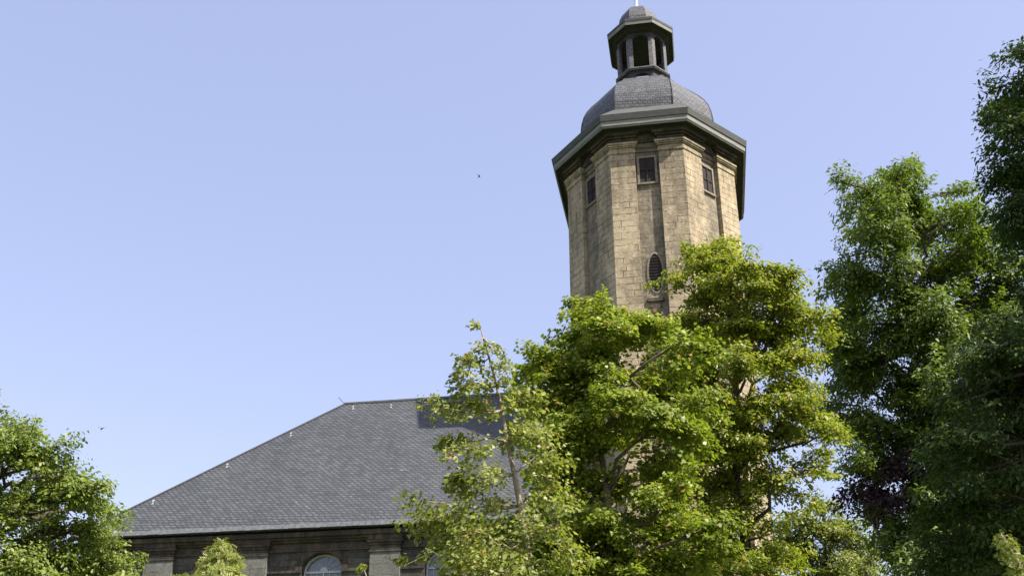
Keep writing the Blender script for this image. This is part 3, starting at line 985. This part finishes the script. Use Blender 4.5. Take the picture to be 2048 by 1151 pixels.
# slim young maple in front, drawn limb by limb
def young_maple():
    D = 17.5
    g = at_d(1075, 1151, D)
    loc = np.array([g[0], g[1], 0.0])
    root = empty('young_maple', loc)
    tag(root, 'slim young maple with visible pale stem and loose leaves in front of the nave eave', 'tree')
    C = Crown(31, MAPLE, .078)
    r = C.r
    stem_px = [(1064, 1151), (1052, 1080), (1040, 1010), (1028, 945), (1014, 880), (1004, 820), (992, 765), (978, 715), (966, 675), (957, 640)]
    stem = [at_d(x, y, D+.05*k)-loc for k, (x, y) in enumerate(stem_px)]
    # down to the ground
    s0 = stem[0]
    stem = [np.array([0, 0, -.2]), np.array([s0[0]*.4, s0[1]*.4, s0[2]*.35]), np.array([s0[0]*.8, s0[1]*.8, s0[2]*.72])]+stem
    rad = [.085, .075, .066]+[.056*(1-.93*k/9)**1.15+.004 for k in range(10)]
    C.wood.tube(stem, rad, 8)
    limbs = [  # stem index above, end pixel, depth change, number of sprays, spray radius px
        (11, (935, 712), -.2, 3, 12), (11, (1003, 700), .2, 3, 12), (10, (925, 735), .3, 4, 13), (10, (1010, 742), -.3, 4, 14), (9, (888, 772), .4, 5, 14), (9, (945, 765), -.4, 4, 16),
        (8, (1060, 790), .3, 6, 20), (8, (845, 806), -.5, 7, 16), (8, (905, 800), .4, 5, 16), (7, (1085, 845), -.4, 7, 24), (7, (872, 868), .5, 7, 16), (7, (900, 895), -.6, 6, 18),
        (7, (1045, 830), .7, 5, 22), (6, (1085, 890), .4, 6, 24), (6, (895, 950), .5, 7, 18), (6, (960, 930), -.6, 5, 22), (5, (840, 1003), -.4, 8, 17), (5, (812, 1024), .4, 9, 18), (5, (1110, 960), .5, 7, 26),
        (5, (925, 985), .8, 6, 22), (4, (835, 1062), .5, 8, 20), (4, (1120, 1040), -.5, 8, 28), (4, (900, 1050), -.7, 7, 24), (3, (850, 1095), -.5, 8, 20), (3, (768, 1112), .3, 6, 8), (3, (905, 1120), .6, 7, 24),
        (3, (1140, 1110), .4, 8, 30), (3, (985, 1080), -.8, 6, 26), (3, (1000, 1140), -.8, 6, 30), (2, (725, 1128), -.3, 3, 6), (2, (880, 1160), .4, 7, 24), (10, (962, 690), .1, 3, 12), (12, (957, 648), 0, 2, 9),
        (9, (1020, 775), -.1, 4, 18), (8, (965, 820), .9, 4, 16)]
    for (k, (px, py), dz, n, rpx) in limbs:
        k = min(k, len(stem)-1)
        e = at_d(px, py, D+dz)-loc
        q = stem[k]
        L = np.linalg.norm(e-q)
        lm = curve(q, e, -.05, r, 8, .25)
        C.wood.tube(lm, [(.008+.013*min(L, 2)/2)*(1-.8*i/8)+.004 for i in range(9)], 6)
        dist = np.linalg.norm(e+loc-CAM)
        rs = rpx*dist/FPX
        for j in range(n):
            t = .45+.55*(j+r.uniform(0, .8))/n if n > 3 else .6+.4*(j+1)/n
            t = min(t, 1)
            i = min(int(t*8), 7)
            p = lm[i]+(lm[i+1]-lm[i])*(t*8-i)
            c = p+r.normal(0, rs*.75, 3)
            d = c-q
            d /= np.linalg.norm(d)+1e-6
            C.spray(c, d, rs*1.15, int(10+rs*240), flat=.4, droop=.4, lean=.35, tint=r.normal(0, .08))
            C.wood.tube([p, (p+c)/2+r.normal(0, .02, 3), c], [.006, .005, .003], 4, False)
    C.seeds(.015)
    C.build('crown', L_FRESH, root)
    C.wood.build('trunk', BARK_GREY, root, True)
young_maple()

# feathery sapling whose tip shows against the nave wall
def rowan(name, label, D, tip, slant, halfw, h_px, seed, mat, cat='tree', fs=.30):
    g = at_d(tip[0]+4, tip[1]+40, D)
    loc = np.array([g[0], g[1], 0.0])
    root = empty(name, loc)
    tag(root, label, cat)
    C = Crown(seed, PINNATE, fs)
    r = C.r
    top = at_d(tip[0], tip[1]+6, D)-loc
    px = np.linalg.norm(top+loc-CAM)/FPX
    C.wood.tube([(0, 0, -.2), tuple(top-np.array([0, 0, h_px*px])+rt*(slant*px)), top], [.07, .045, .008], 6)
    n = int(h_px/2.6)
    for k in range(n):
        f = (k+.5)/n
        z = top[2]-f*h_px*px
        for a in r.uniform(0, 2*PI, 4):
            C.size = fs*(.42+.75*f)
            R = halfw*px*f*r.uniform(.35, 1.0)*(1+.18*math.sin(11*f+2*a))
            c = np.array([top[0]+math.cos(a)*R, top[1]+math.sin(a)*R, z+.05*R])+rt*(slant*px*f)
            C.spray(c, (math.cos(a), math.sin(a), .1), .10, 5, flat=.3, droop=.3, lean=.4, tint=r.normal(.08, .1))
            if k % 2 == 0:
                q = np.array([top[0]*.9, top[1]*.9, z-.35*R])+rt*(slant*px*f)
                C.wood.tube([q, (q+c)/2+np.array([0, 0, .04]), c], [.01, .008, .004], 4, False)
    C.build('crown', mat, root)
    C.wood.build('trunk', BARK_GREY, root, True)
rowan('rowan_sapling', 'feathery light green young tree tip against the nave wall beside an arched window', 20, (446, 1074), 0, 140, 165, 41, L_FRESH, fs=.24)
rowan('rowan_sapling', 'slender sunlit sapling tip in the lower right corner before the dark ash', 15, (2002, 1062), 62, 36, 140, 43, L_FRESH, fs=.10)

# ------------------------------------------------------------------ birds
M_BIRD = plain('bird_feathers', (.02, .02, .028), .8, .2, 20)
def bird(px, py, D, label, wings, head):
    c = at_d(px, py, D)
    o = bpy.data.objects.new('bird', bpy.data.meshes.new('bird'))
    k = np.linalg.norm(c-CAM)/FPX
    V = lambda x, y, z=0.0: np.array(rt*x*k-up*y*k+np.array([fw[0], fw[1], 0])*z)
    mb = MB()
    h = V(*head)
    body = [-h*1.0, -h*.6, -h*.1, h*.4, h*.75, h*1.0]
    mb.tube(body, [.005, .035, .055, .05, .03, .008], 8)
    for tipx in wings:
        t = V(*tipx)
        m = t*.5+V(0, -.6)
        ch = h*.95
        th = np.array([0, 0, .006])
        vs = []
        for (p, cw) in ((np.zeros(3), 1.0), (m, .85), (t, .12)):
            vs += [p+ch*cw*.6+th, p-ch*cw*.6+th, p-ch*cw*.6-th, p+ch*cw*.6-th]
        mb.add(vs, [(0, 1, 5, 4), (1, 2, 6, 5), (2, 3, 7, 6), (3, 0, 4, 7), (4, 5, 9, 8), (5, 6, 10, 9), (6, 7, 11, 10), (7, 4, 8, 11), (8, 9, 10, 11)])
    b = mb.build('bird', M_BIRD)
    b.location = c
    tag(b, label, 'bird', 'birds in the sky')
bird(959, 352.5, 50, 'small dark bird high in open sky left of the tower, wings swept back', [(-4.5, -4), (-3.5, 4)], (1.6, -.3))
bird(203, 857, 50, 'small dark bird gliding low above the left maple, wings raised', [(-6, -3.4), (6, -2.6)], (1.2, .8))
